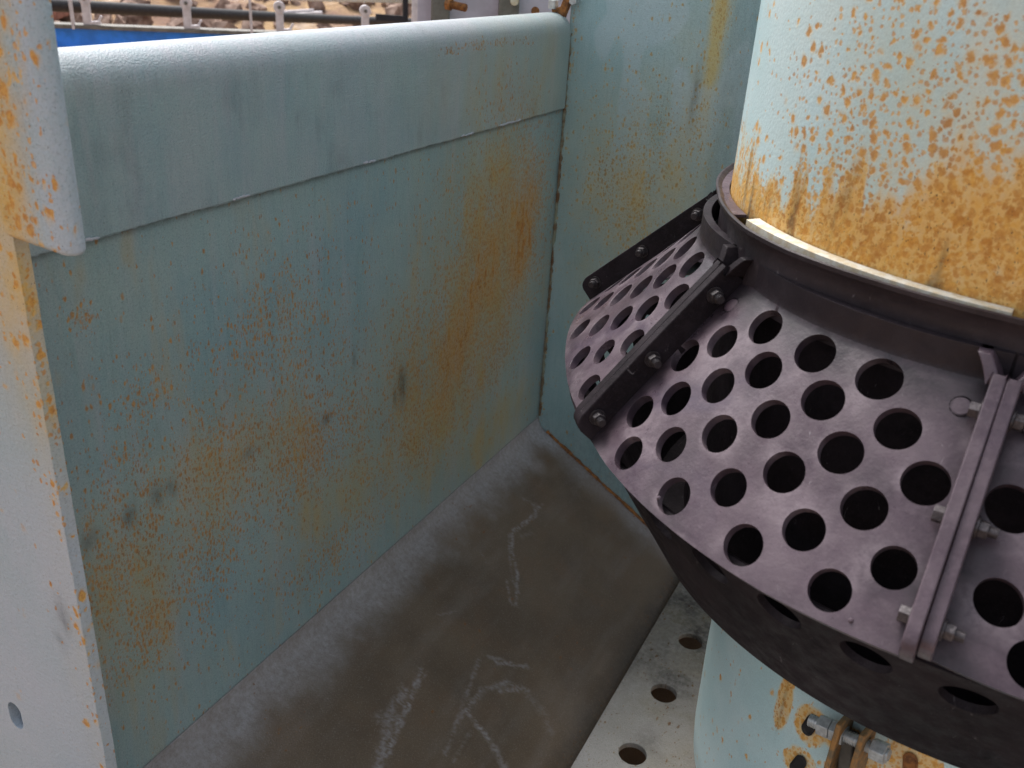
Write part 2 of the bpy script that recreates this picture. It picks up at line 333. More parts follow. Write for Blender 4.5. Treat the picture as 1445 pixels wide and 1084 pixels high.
lap = grid('lap_panel', lap_fn, np.linspace(.412, BY - .012, 460), np.arange(NP), m_wall, side, lap_masks, thick=.0055, offset=-1, angle=60)
lap['label'] = 'raised upper panel with a rounded chalky top edge'
# chipped bead along the lap joint
bm = bmesh.new()
for (x0, x1) in [(107, 140), (328, 352), (512, 530), (650, 668), (705, 735)]:
    n = 14; pts = []
    for i in range(n + 1):
        px = x0 + (x1 - x0) * i / n; y = Lp(px, 365 - .2775 * (px - 25))[0]; pts.append((LX + .0005, y, SEAM + .0015 + random.uniform(-.0008, .0008)))
    tube(bm, pts, [.0004] + [.0012] * (n - 1) + [.0004], 6, .5)
from_bm('weld_bead', bm, m_wall, side)
bm = bmesh.new()
n = 90; pts = [(WX + .001 + random.uniform(-.001, .001), BY - .002, WB + .02 + (TOP - .03 - WB - .02) * i / n) for i in range(n + 1)]
tube(bm, pts, .0026, 7, .55)
from_bm('corner_weld', bm, m_weld, side)

# back wall (with a folded crease at x = -0.405)
back = empty('back_wall', (-.2, BY, WB), label='pale blue green steel wall with an orange rust streak behind the pipe', cat='wall')
CR = -.405
def back_fn(x, z):
    t = x - CR; sm = .5 * (t + np.sqrt(t * t + .03 ** 2)); return x, BY + .42 * (sm - .5 * (np.sqrt((WX - CR) ** 2 + .0009) + (WX - CR))), z
def back_masks(x, z):
    n = fbm(x, z * .5, 22, 4); n2 = fbm(x, z * .12, 50, 9)
    r = .06 + blobs(x, z, [(*B(880, 250), .07, .12, .9), (*B(900, 310), .05, .07, .8), (*B(930, 200), .06, .08, .6), (*B(985, 170), .02, .09, .7), (*B(800, 120), .01, .3, .5)]) * (.4 + n)
    r = np.maximum(r, .5 * smooth(.012, 0, x - WX))
    streak = np.exp(-((x - (CR - .006)) / .015) ** 2) * smooth(-.42, -.08, z) * 1.4
    g = blobs(x, z, [(*B(890, 250), .12, .14, 1.0), (*B(960, 220), .06, .18, .9), (*B(830, 380), .04, .1, .4)]) * (.1 + 1.4 * n) * .8
    g = np.maximum(g, streak * (.5 + .8 * n2)); r = np.maximum(r, streak * 1.1 * smooth(-.20, -.03, z) * (.5 + n))
    d = .55 * np.exp(-((x - (CR - .028)) / .007) ** 2) * smooth(-.28, -.2, z) * smooth(-.12, -.2, z) * n * 1.5 + .3 * smooth(-.75, -.9, z)
    edge = smooth(.49, .52, fbm(x, z * .6, 9, 12, 3)); a = .55 * edge * smooth(-.5, -.1, z)
    d = d + .2 * smooth(CR, CR + .02, x)  # shading of the turned side of the fold, painted into the mask
    return r, g, d, a
grid('wall_plate', back_fn, np.concatenate([np.linspace(WX - .003, -.2, 200), np.linspace(-.195, 1.4, 60)]), np.linspace(-1.25, .75, 520), m_back, back, back_masks, thick=.012, offset=-1, flat='xz')
bm = bmesh.new(); q = Vector(on_y(800, 4, BY - .012))
add_box(bm, q, (.012, .014, .06), Matrix.Rotation(.35, 3, 'Y')); add_box(bm, q + Vector((-.014, 0, -.012)), (.02, .012, .008), Matrix.Rotation(-.3, 3, 'Y'))
from_bm('edge_clip', bm, m_rust, back, .0015)
bm = bmesh.new(); add_box(bm, q + Vector((-.022, -.004, -.004)), (.012, .014, .014)); cyl(bm, q + Vector((.014, -.01, .004)), q + Vector((.014, .006, .004)), .007, n=6)
from_bm('clip_bolt', bm, m_zinc, back, .001)

# trough floor: sloping plate, curved up into the side wall
floor = empty('trough_floor', (-.48, .8, FZ1), label='dark brown dirty sloping plate with pale scrape marks between side wall and perforated ledge', cat='floor plate')
sl = math.atan2(WB - FZ1, FX1 - WX); RF = .03
fprof = []
cxf, czf = WX + RF, 0.0
# fillet circle tangent to wall x=WX and to the slope line through (WX,WB)-(FX1,FZ1)
nx, nz = math.sin(sl), math.cos(sl)
czf = WB - math.tan(sl) * RF + RF / nz
for a in np.linspace(PI, PI + (PI / 2 - 0) - sl + 2 * 0, 12): pass
a_end = math.atan2(-nz, -nx)
for a in np.linspace(-PI, a_end, 14): fprof.append((cxf + RF * math.cos(a), czf + RF * math.sin(a)))
x0f, z0f = fprof[-1]
for t in np.linspace(0, 1, 190)[1:]:
    x = x0f + (-.10 - x0f) * t; fprof.append((x, WB - math.tan(sl) * (x - WX)))
fprof = np.array(fprof)
def on_floor(px, py):
    d = ray(px, py); t = (WB + math.tan(sl) * WX) / (d[2] + math.tan(sl) * d[0]); q = d * t; return q[0], q[1]
scr = []
def sc(pts, w, a):
    q = [on_floor(*p) for p in pts]
    for p0, p1 in zip(q, q[1:]): scr.append((p0, p1, w, a))
sc([(766, 712), (745, 735), (724, 748), (722, 775), (730, 808), (728, 855)], .0022, .7)
sc([(752, 712), (757, 728), (738, 742), (718, 756), (719, 790), (724, 820), (733, 838)], .0018, .5)
sc([(596, 948), (580, 985), (560, 1030), (536, 1084)], .004, .8); sc([(572, 975), (555, 1000), (534, 1084)], .007, .6); sc([(535, 1010), (548, 1050)], .006, .5)
sc([(676, 930), (655, 990), (628, 1064)], .0025, .45); sc([(700, 935), (742, 940)], .0035, .7); sc([(690, 928), (712, 932)], .003, .5)
sc([(650, 1010), (680, 975), (715, 962), (745, 975)], .0035, .55); sc([(705, 975), (740, 972)], .003, .6); sc([(735, 970), (770, 1010), (775, 1030)], .006, .25)
sc([(655, 998), (668, 1016)], .0035, .9); sc([(672, 1022), (690, 1042)], .004, .8); sc([(692, 1045), (712, 1084)], .005, .55); sc([(640, 1075), (665, 1030)], .002, .35)
sc([(675, 773), (687, 795)], .0014, .35); sc([(735, 758), (750, 752)], .003, .3); sc([(618, 868), (650, 862)], .0015, .3); sc([(715, 820), (720, 850), (735, 858)], .002, .5)
sc([(740, 705), (760, 715)], .005, .35)
def floor_masks(y, v):
    i = np.round(v).astype(int); x = fprof[i, 0]
    n = fbm(x, y, 26, 1); n2 = fbm(x, y, 160, 3); n3 = fbm(x * 3, y * .6, 14, 6)
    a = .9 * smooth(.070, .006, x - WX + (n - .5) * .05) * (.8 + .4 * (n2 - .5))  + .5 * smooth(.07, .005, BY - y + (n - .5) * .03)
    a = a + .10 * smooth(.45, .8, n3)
    s = 0 * x
    for p0, p1, w, am in scr:
        dd = segdist(x, y, p0, p1); s = np.maximum(s, .85 * am * smooth(w * 1.6, w * .2, dd + (n2 - .5) * w * 2.2))
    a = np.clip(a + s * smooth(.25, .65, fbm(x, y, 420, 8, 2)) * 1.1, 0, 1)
    g = .25 * smooth(.45, .7, n) * smooth(.3, .0, np.abs(x - WX - .15)) + .2 * n
    r = .08 * smooth(.45, .7, n) + .7 * smooth(.02, 0, np.abs(x - FX1 + .005)) * smooth(.4, .8, fbm(x, y, 30, 5)) + .5 * smooth(.02, 0, BY - y)
    d = .75 * smooth(.035, .0, np.abs(x - FX1 + .003) + (n - .5) * .02) + .3 * smooth(.012, 0, BY - y)
    return r, g, d * .9, a
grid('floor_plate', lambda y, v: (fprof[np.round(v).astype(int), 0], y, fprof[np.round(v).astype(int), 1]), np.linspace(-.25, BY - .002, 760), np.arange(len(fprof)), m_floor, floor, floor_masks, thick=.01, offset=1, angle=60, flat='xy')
bm = bmesh.new(); pts = []
for i in range(61):
    x = WX + .02 + (FX1 - WX) * i / 60; pts.append((x, BY - .002 - .42 * 0, WB - math.tan(sl) * (x - WX) + .001 + random.uniform(-.001, .001)))
tube(bm, pts, .003, 6, .4)
from_bm('floor_weld', bm, m_rust, floor)

# ---- plates with round holes (constrained triangulation)
def cdt_plate(boundary, circles, step, seg=40, lines=()):
    """2-D triangulated plate; circles = list of closed loops"""
    pts = []; edges = []
    def loop(ps):
        b = len(pts); pts.extend(Vector(p) for p in ps); edges.extend((b + i, b + (i + 1) % len(ps)) for i in range(len(ps)))
    loop(boundary)
    for c in circles: loop(c)
    bx = np.array([tuple(p) for p in boundary]); mn = bx.min(0); mx = bx.max(0)
    polys = [np.array([tuple(p) for p in c]) for c in circles]
    def inside(poly, x, y):
        c = False; n = len(poly); j = n - 1
        for i in range(n):
            if (poly[i][1] > y) != (poly[j][1] > y) and x < (poly[j][0] - poly[i][0]) * (y - poly[i][1]) / (poly[j][1] - poly[i][1]) + poly[i][0]: c = not c
            j = i
        return c
    cen = [(p.mean(0), np.hypot(*(p - p.mean(0)).T).max()) for p in polys]
    def near(x, y, m):
        for (c, r), p in zip(cen, polys):
            if math.hypot(x - c[0], y - c[1]) < r + m: return True
        return False
    for x in np.arange(mn[0] + step * .5, mx[0], step):
        for y in np.arange(mn[1] + step * .5, mx[1], step):
            if inside(bx, x, y) and not near(x, y, step * .35) and np.hypot(bx[:, 0] - x, bx[:, 1] - y).min() > step * .4: pts.append(Vector((x, y)))
    for ln in lines:
        b = len(pts); pts.extend(Vector(p) for p in ln); edges.extend((b + i, b + i + 1) for i in range(len(ln) - 1))
    vo, eo, fo, *_ = delaunay_2d_cdt(pts, edges, [], 0, 1e-6)
    V = np.array([tuple(v) for v in vo]); out = []
    for f in fo:
        c = V[list(f)].mean(0)
        if not inside(bx, *c): continue
        if any(math.hypot(c[0] - cc[0], c[1] - cc[1]) < r and inside(p, *c) for (cc, r), p in zip(cen, polys)): continue
        out.append(tuple(f))
    return V, out
def thicken(P, Nn, Fc, th):
    n = len(P); V = np.concatenate([P, P - Nn * th]); cnt = {}
    for f in Fc:
        for i in range(3): cnt[(f[i], f[(i + 1) % 3])] = 1
    out = list(Fc) + [(f[2] + n, f[1] + n, f[0] + n) for f in Fc]
    for (a, b) in cnt:
        if (b, a) not in cnt: out.append((b, a, a + n, b + n))
    return V, out
def circle(cx, cy, rx, ry=None, n=40):
    ry = ry or rx; return [(cx + rx * math.cos(2 * PI * i / n), cy + ry * math.sin(2 * PI * i / n)) for i in range(n)]

ledge = empty('perforated_ledge', (-.1, .8, FZ1), label='flat grey ledge plate with a row of round holes below the pipe', cat='ledge plate')
hy = [on_z(x, y, FZ1 + .008)[:2] for (x, y) in [(974, 905), (937, 978), (893, 1064)]]
hx = sum(h[0] for h in hy) / 3; dy = (hy[0][1] - hy[2][1]) / 2
hc = [(hx, hy[1][1] + dy * k) for k in range(-8, 4) if hy[1][1] + dy * k < BY - .05]
loops = [circle(x, y, .0205) for x, y in hc] + [circle(.62, hc[2][1] + dy * k, .02) for k in range(4)]
def outline(x0, y0, x1, y1, st):
    o = []
    nx_, ny_ = max(1, int((x1 - x0) / st)), max(1, int((y1 - y0) / st))
    o += [(x0 + (x1 - x0) * i / nx_, y0) for i in range(nx_)] + [(x1, y0 + (y1 - y0) * i / ny_) for i in range(ny_)]
    o += [(x1 - (x1 - x0) * i / nx_, y1) for i in range(nx_)] + [(x0, y1 - (y1 - y0) * i / ny_) for i in range(ny_)]
    return o
V2, F2 = cdt_plate(outline(FX1 + .004, -.25, .95, BY - .004, .02), loops, .016)
P = np.c_[V2, np.full(len(V2), FZ1 + .008)]; Nn = np.tile([0, 0, 1.0], (len(P), 1)); P3, F3 = thicken(P, Nn, F2, .010)
x, y = P3[:, 0], P3[:, 1]; n_ = fbm(x, y, 20, 2)
mk = np.stack([.3 * n_, .5 * smooth(.4, .7, fbm(x, y, 9, 5)) + .5 * smooth(.9, 1.3, y), .45 * smooth(.45, .75, n_) + .55 * smooth(.95, 1.35, y), .3 * n_], -1)
lp = mesh_np('ledge_plate', P3, F3, m_ledge, ledge, np.clip(mk, 0, 1), 40, flat='xy')
bv = lp.modifiers.new('bevel', 'BEVEL'); bv.width = .001; bv.segments = 2; bv.limit_method = 'ANGLE'; bv.angle_limit = R(60)

# end flange in the left foreground
fl = empty('end_flange', (-.7, .4, -1.1), label='pale rusty flange plate with a slotted hole, nearest thing at the far left', cat='flange plate')
fx = -.5815; FY = .400
sx, _, sz = on_y(22, 1010, FY)
bd = outline(-.95, -1.15, fx, .25, .02)
bd = [(p[0] + (random.uniform(-.0004, .0004) if abs(p[0] - fx) < 1e-6 else 0), p[1]) for p in bd]
slot = []
for k in range(28):
    a = 2 * PI * k / 28; slot.append((sx + .0095 * math.cos(a), sz + .0115 * math.sin(a) + (.005 if math.sin(a) > 0 else -.005)))
slots = [slot] + [[(p[0], p[1] + .42) for p in slot]] + [[(p[0], p[1] - .3) for p in slot]]
V2, F2 = cdt_plate(bd, slots, .011)
P = np.c_[V2[:, 0], np.full(len(V2), FY), V2[:, 1]]; Nn = np.tile([0, -1.0, 0], (len(P), 1)); P3, F3 = thicken(P, Nn, F2, .011)
def fl_masks(x, z, tabf=False):
    n = fbm(x, z * .6, 40, 2); n2 = fbm(x, z * .2, 30, 4)
    e = smooth(.05, 0, fx - x)
    r = .6 * e * smooth(.4, .65, n) * smooth(-.72, -.5, z) + .45 * smooth(-.40, -.2, z) * n + .035 + .25 * smooth(.012, .0, fx - x)
    g = smooth(-.42, -.15, z) * .95 * (.5 + n) * smooth(.09, .0, fx - x) + .35 * e * n
    d = blobs(x, z, [(*on_y(88, 870, FY)[[0, 2]], .006, .018, .55), (*on_y(85, 905, FY)[[0, 2]], .004, .006, .5)]) + .35 * smooth(.008, 0, np.abs(x - fx)) * smooth(-.19, -.12, z)
    a = .75 * smooth(-.30, -.5, z) * (.6 + .5 * n2)
    return np.clip(np.stack([r, g, d, a], -1), 0, 1)
o = mesh_np('flange_plate', P3, F3, m_flange, fl, fl_masks(P3[:, 0], P3[:, 2]), 40, flat='xz')
bv = o.modifiers.new('bevel', 'BEVEL'); bv.width = .0015; bv.segments = 2; bv.limit_method = 'ANGLE'; bv.angle_limit = R(60)
bm = bmesh.new(); add_box(bm, (-.80, FY + .028, -.45), (.27, .012, 1.38)); from_bm('backing_plate', bm, m_ledge, fl, .001)
# upper tab, a thick rounded strip welded beside the plate edge
TZ = -.2025; tx = -.5195; rr = .0085; NA = 40
tp = [(fx - .001, FY + .004), (fx - .001, FY - .004)] + [(fx + (tx - rr - fx) * t, FY - .004) for t in np.linspace(.05, 1, 14)]
tp += [(tx - rr + rr * math.sin(a), FY - .004 + rr - rr * math.cos(a)) for a in np.linspace(0, PI, 12)[1:]]
tp += [(fx, FY - .004 + 2 * rr)]
tp = np.array(tp); zs = np.concatenate([[TZ + .0002], np.linspace(TZ + .003, .25, 160)])
def tab_fn(v, z):
    i = np.round(v).astype(int); c = np.array([(fx + tx) / 2, FY + .004]); q = tp[i]; k = np.where(z < TZ + .001, .86, 1.0)
    zz = z - (q[..., 0] - fx) * .06
    return c[0] + (q[..., 0] - c[0]) * (1 - (1 - k) * .3), c[1] + (q[..., 1] - c[1]) * k, zz
def tab_masks(v, z):
    i = np.round(v).astype(int); x = tp[i, 0]; n = fbm(x, z * .7, 60, 6); m_ = smooth(-.538, -.575, x)
    r = .95 * (.3 + n) * smooth(-.515, -.54, x) + .1; g = m_ * 1.1 * (.6 + .6 * n); a = .6 * smooth(-.55, -.53, x) * (.5 + n)
    return r, g, .2 * m_ * smooth(.5, .7, n), a
o = grid('upper_tab', tab_fn, np.arange(len(tp)), zs, m_flange, fl, tab_masks, closed=True, angle=50, flat='xz')
bmx = bmesh.new(); bmx.from_mesh(o.data); be = [e for e in bmx.edges if e.is_boundary]; bmesh.ops.holes_fill(bmx, edges=be); bmx.to_mesh(o.data); bmx.free()
o['label'] = 'raised rusty upper strip ending in a rounded lower corner'

# ================================================================== PIPE COLUMN
PC = np.array([.089, .9361])
def pol(th, r, z): return PC[0] + r * np.cos(th), PC[1] + r * np.sin(th), z
def on_cyl(px, py, r):
    d = ray(px, py); a = d[0] ** 2 + d[1] ** 2; b = -2 * (d[0] * PC[0] + d[1] * PC[1]); c = PC @ PC - r * r
    t = (-b - math.sqrt(max(b * b - 4 * a * c, 0))) / (2 * a); q = d * t; return math.atan2(q[1] - PC[1], q[0] - PC[0]), q[2]
pipe = empty('pipe_column', (PC[0], PC[1], -1.2), label='thick pale turquoise upright pipe covered in orange rust spots at upper right', cat='pipe')
PZ = -.198
def wrapd(a, b): return (a - b + PI) % (2 * PI) - PI
pb = [(*on_cyl(px, py, .3), s1, s2, am) for px, py, s1, s2, am in [(1330, 330, .40, .09, 1.1), (1420, 200, .30, .12, 1.0), (1310, 110, .28, .14, .8), (1240, 240, .18, .08, .7), (1420, 380, .5, .07, 1.2), (1240, 80, .12, .1, .5), (1160, 100, .05, .2, .2), (1180, 290, .05, .03, .5), (1380, 60, .2, .06, .7)]]
def pipe_masks(th, z):
    n = fbm(th * .3, z, 16, 3); n2 = fbm(th * .3, z * .18, 55, 8); n3 = fbm(th * .3, z * .35, 30, 13)
    s = 0
    for (t0, z0, s1, s2, am) in pb: s = np.maximum(s, am * np.exp(-(wrapd(th, t0) / s1) ** 2 - ((z - z0) / s2) ** 2))
    th0 = on_cyl(1070, 300, .3)[0]
    h = .030 + .05 * smooth(.3, .75, n2) + .13 * smooth(.2, 1.0, wrapd(th, th0)) * (.35 + n3)
    band = smooth(h * 1.15, h * .3, z - PZ + .03 * (n - .5))
    g = np.clip(band * 1.15 * (.35 + 1.1 * fbm(th * .3, z * .7, 45, 31)) + s * .34 * smooth(.35, .6, n3) + .12 * smooth(.3, 1.1, wrapd(th, th0)), 0, 1)
    r = np.clip(band * 1.2 + s * (.15 + 1.3 * n), 0, 1.5) + .05
    d = .7 * smooth(.014, 0, z - PZ) * n2 + .6 * band * smooth(.58, .72, n2) * smooth(.0, .5, n3)
    return r, g, d, .25 * n
us = np.concatenate([np.linspace(R(-200), R(-70), 420), np.linspace(R(-69), R(159), 90)])
grid('upper_pipe', lambda t, z: pol(t, .300, z), us, np.concatenate([np.linspace(-.215, .25, 300), np.linspace(.26, 1.1, 20)]), m_pipe, pipe, pipe_masks, closed=True, angle=60, flat='cyl')
# lower casing
cprof = [(.243, -.19), (.243, -.60), (.2425, -.74), (.2405, -.84), (.238, -.868), (.2325, -.884), (.226, -.892), (.222, -.905), (.2195, -.96), (.219, -1.07)]
cz = np.array([c[1] for c in cprof]); cr = np.array([c[0] for c in cprof]); vv = np.concatenate([np.linspace(-.19, -.6, 20), np.linspace(-.605, -1.066, 200)])
fea = {k: on_cyl(px, py, .242) for k, (px, py) in dict(streak=(1108, 985), slot1=(1145, 1022), slot2=(1128, 1078), slot3=(1285, 1078), lug1=(1188, 1040), lug2=(1222, 1058), c=(1200, 1050)).items()}
def cas_masks(th, z):
    n = fbm(th * .24, z, 40, 3); n2 = fbm(th * .24, z * .3, 60, 9)
    def bl(k, s1, s2, dz=0): t0, z0 = fea[k]; return np.exp(-(wrapd(th, t0) * .24 / s1) ** 2 - ((z - z0 - dz) / s2) ** 2)
    b = np.maximum.reduce([bl('streak', .010, .04, .0) * 1.3, bl('slot1', .017, .022) * 1.5, bl('slot2', .018, .02) * 1.4, bl('slot3', .026, .03) * 1.4, bl('c', .03, .022) * 1.3, 1.0 * smooth(-.885, -.93, z) * n2 * 1.3])
    b = smooth(.42, .62, b * (.6 + .8 * n)); d = np.maximum(bl('streak', .0018, .035) * n2 * 1.6, .8 * smooth(.3, .9, np.maximum(bl('slot1', .01, .012), bl('slot2', .01, .012)) * n2 * 1.4))
    return b * .95 + .04, b * .95, d * .6, .2 * n
us = np.concatenate([np.linspace(R(-190), R(-60), 360), np.linspace(R(-58), R(168), 60)])
grid('lower_casing', lambda t, z: pol(t, np.interp(-z, -cz, cr), z), us, vv, m_pipe, pipe, cas_masks, closed=True, angle=60, flat='cyl')
# dark slots, clamp lugs and clamp screw on the casing
for k, ang in (('slot1', .25), ('slot2', .3), ('slot3', -.2)):
    t0, z0 = fea[k]; nrm = Vector((math.cos(t0), math.sin(t0), 0)); tg = Vector((-math.sin(t0), math.cos(t0), 0)); c = Vector(pol(t0, .2432, z0)); bm = bmesh.new()
    up = (Vector((0, 0, 1)) + tg * ang).normalized(); sd_ = up.cross(nrm)
    vs0 = []
    for i in range(28):
        a = 2 * PI * i / 28; vs0.append(c + sd_ * .0062 * math.cos(a) + up * (.008 * math.sin(a) + (.006 if math.sin(a) > 0 else -.006)))
    A = [bm.verts.new(v + nrm * .0012) for v in vs0]; Bq = [bm.verts.new(c + (v - c) * .8 + nrm * .0016) for v in vs0]; Cq = [bm.verts.new(c + (v - c) * .72 + nrm * .0008) for v in vs0]
    for r0, r1 in ((A, Bq), (Bq, Cq)):
        for i in range(28): bm.faces.new((r0[i], r0[(i + 1) % 28], r1[(i + 1) % 28], r1[i]))
    bm.faces.new(Cq); from_bm('slot', bm, m_rust if k == 'slot3' else m_black, pipe)
t0, z0 = fea['c']; t0 += 0.0
zax = fea['lug1'][1] + .012
def cp(px, py, r): t, z = on_cyl(px, py, r); return Vector(pol(t, r, z))
p1 = cp(1152, 1020, .262); p2 = cp(1232, 1056, .262); ax = (p2 - p1).normalized()
for (px, py, tz) in ((1190, 1030, 0), (1222, 1045, 0)):
    c = cp(px, py, .258); bm = bmesh.new(); nrm = Vector((c.x - PC[0], c.y - PC[1], 0)).normalized()
    add_box(bm, c - Vector((0, 0, .018)), (.005, .036, .072), Matrix((ax, ax.cross(Vector((0, 0, 1))).normalized(), (0, 0, 1))).transposed())
    from_bm('clamp_lug', bm, m_rustlug, pipe, .0012)
bm = bmesh.new(); cyl(bm, p1 - ax * .006, p2 + ax * .014, .0052, n=20)
for i in range(int(((p2 - p1).length + .020) / .0024)):
    c = p1 - ax * .006 + ax * (.0024 * i); cyl(bm, c, c + ax * .0010, .0058, n=20)
sw = from_bm('clamp_screw', bm, m_zinc, pipe)
for d0, d1 in ((.003, .014), (.0145, .027), (None, None)):
    bm = bmesh.new()
    if d0 is None: cyl(bm, p2 - ax * .001, p2 + ax * .012, .0098, n=6, phase=.3)
    else: cyl(bm, p1 + ax * d0, p1 + ax * d1, .0098, n=6, phase=.2)
    from_bm('nut', bm, m_zinc, sw, .0008)
bm = bmesh.new(); m_ = (cp(1196, 1040, .252) + cp(1216, 1050, .252)) / 2; add_box(bm, m_ - Vector((0, 0, .03)), (.013, .014, .07), frame(ax)); from_bm('clamp_spacer', bm, m_greyrail, pipe, .002)
# gasket strip and ledge ring round the pipe foot
def arc_ring(name, th0, th1, pr, mat, parent, n=120, wob=0, wf=None, bevel=0):
    ts = np.linspace(R(th0), R(th1), n); m = len(pr); V = []; Fc = []
    for i, t in enumerate(ts):
        for (r, z) in pr: V.append(pol(t, r + (wf(t) if wf else 0), z))
    for i in range(n - 1):
        for j in range(m): a = i * m + j; b = i * m + (j + 1) % m; Fc.append((a, b, b + m, a + m))
    if abs(th1 - th0) < 359.9: Fc.append(tuple(range(m))[::-1]); Fc.append(tuple(range((n - 1) * m, n * m)))
    o = mesh_np(name, V, Fc, mat, parent, None, 35)
    if bevel: b = o.modifiers.new('bevel', 'BEVEL'); b.width = bevel; b.segments = 2; b.limit_method = 'ANGLE'; b.angle_limit = R(50)
    return o
def gas_w(t): return .0
g0 = on_cyl(1072, 314, .3)[0]; g1 = on_cyl(1430, 440, .3)[0]
ts = np.linspace(g0, g1, 110); V = []; Fc = []
for i, t in enumerate(ts):
    u = i / 109; w = .0110 - .0045 * u; zt = -.1895
    for (r, z) in ((.3008, -.197), (.3008, zt), (.3008 + w, zt - .001), (.3008 + w, -.197)): V.append(pol(t, r, z))
for i in range(109):
    for j in range(4): a = i * 4 + j; b = i * 4 + (j + 1) % 4; Fc.append((a, b, b + 4, a + 4))
Fc += [(3, 2, 1, 0), (436, 437, 438, 439)]
gk = mesh_np('gasket_strip', V, Fc, m_gasket, pipe, None, 35); gk['label'] = 'cream gasket strip showing below the rust'

# ================================================================== PERFORATED GUARD
grid_inner = None
guard = empty('perforated_guard', (PC[0], PC[1], -.53), label='mauve and black double cone guard full of round holes bolted round the pipe', cat='machine guard')
NT = .0215                                    # neck height
SL = math.hypot(.1265, .133)
seams = [-184, -140.5, -97.3, -54, -8, 38, 84, 130]      # degrees
def seam_at(k, s): # the second seam leans a little
    base = seams[k % 8] + (360 if k >= 8 else 0); return base + ({1: 2.2, 0: .6, 2: .5}.get(k % 8, 0) * s)
mid_b = ([0, .15, .4, .7, .93, 1], [.4355, .4395, .4425, .4455, .4445, .4435])
left_b = ([0, .12, .25, .45, .6, .85, 1], [.4545, .4515, .4465, .4385, .4345, .4325, .4345])
def rbot(k, u):
    tb = left_b if k == 0 else mid_b; return np.interp(u, *tb)
def rtop(k, u): return .3115 + .0105 * np.sin(PI * u) ** .8
def surf(k, u, y):
    """u 0..1 across panel k, y metres down the slant (negative = neck) -> r, z, normal(r,z)"""
    rt = rtop(k, u); rb = rbot(k, u); zt, zb = -.236, -.368 - .002 * np.sin(PI * u)
    L = np.hypot(rb - rt, zb - zt); dr, dz = (rb - rt) / L, (zb - zt) / L; e = .004
    yy = y * L / SL if not np.isscalar(y) or y > 0 else y
    t = np.clip((y + e) / (2 * e), 0, 1)       # rounded bend between neck and cone
    r = np.where(y < -e, rt, np.where(y > e, rt + dr * yy, (1 - t) ** 2 * rt + 2 * t * (1 - t) * rt + t * t * (rt + dr * e)))
    z = np.where(y < -e, zt - y, np.where(y > e, zt + dz * yy, (1 - t) ** 2 * (zt + e) + 2 * t * (1 - t) * zt + t * t * (zt + dz * e)))
    nr = (1 - t) * 1 + t * (-dz); nz = t * dr; q = np.hypot(nr, nz)
    return r, z, nr / q, nz / q
def gpt(k, u, y, h=0.0, lat=0.0):
    s = np.clip(np.asarray(y) / SL, 0, 1); a = seam_at(k, s); b = seam_at(k + 1, s); th = np.radians(a + (b - a) * u)
    r, z, nr, nz = surf(k, u, y); r = r + nr * h; z = z + nz * h
    x_, y_, z_ = pol(th, r, z); return np.stack([x_ - np.sin(th) * lat, y_ + np.cos(th) * lat, z_ + 0 * x_], -1), np.stack([nr * np.cos(th), nr * np.sin(th), nz + 0 * th], -1)
rows = [(.105, [-9, 0, 8.7]), (.262, [-13.8, -4.8, 4.2, 13.0]), (.42, [-17.9, -9.1, 0, 8.9, 17.6]), (.577, [-13.4, -4.5, 4.7, 13.4]), (.735, [-17, -9.2, .3, 9.3, 17.8]), (.890, [-13.6, -4.6, 4.9, 13.7])]
HR = .0149
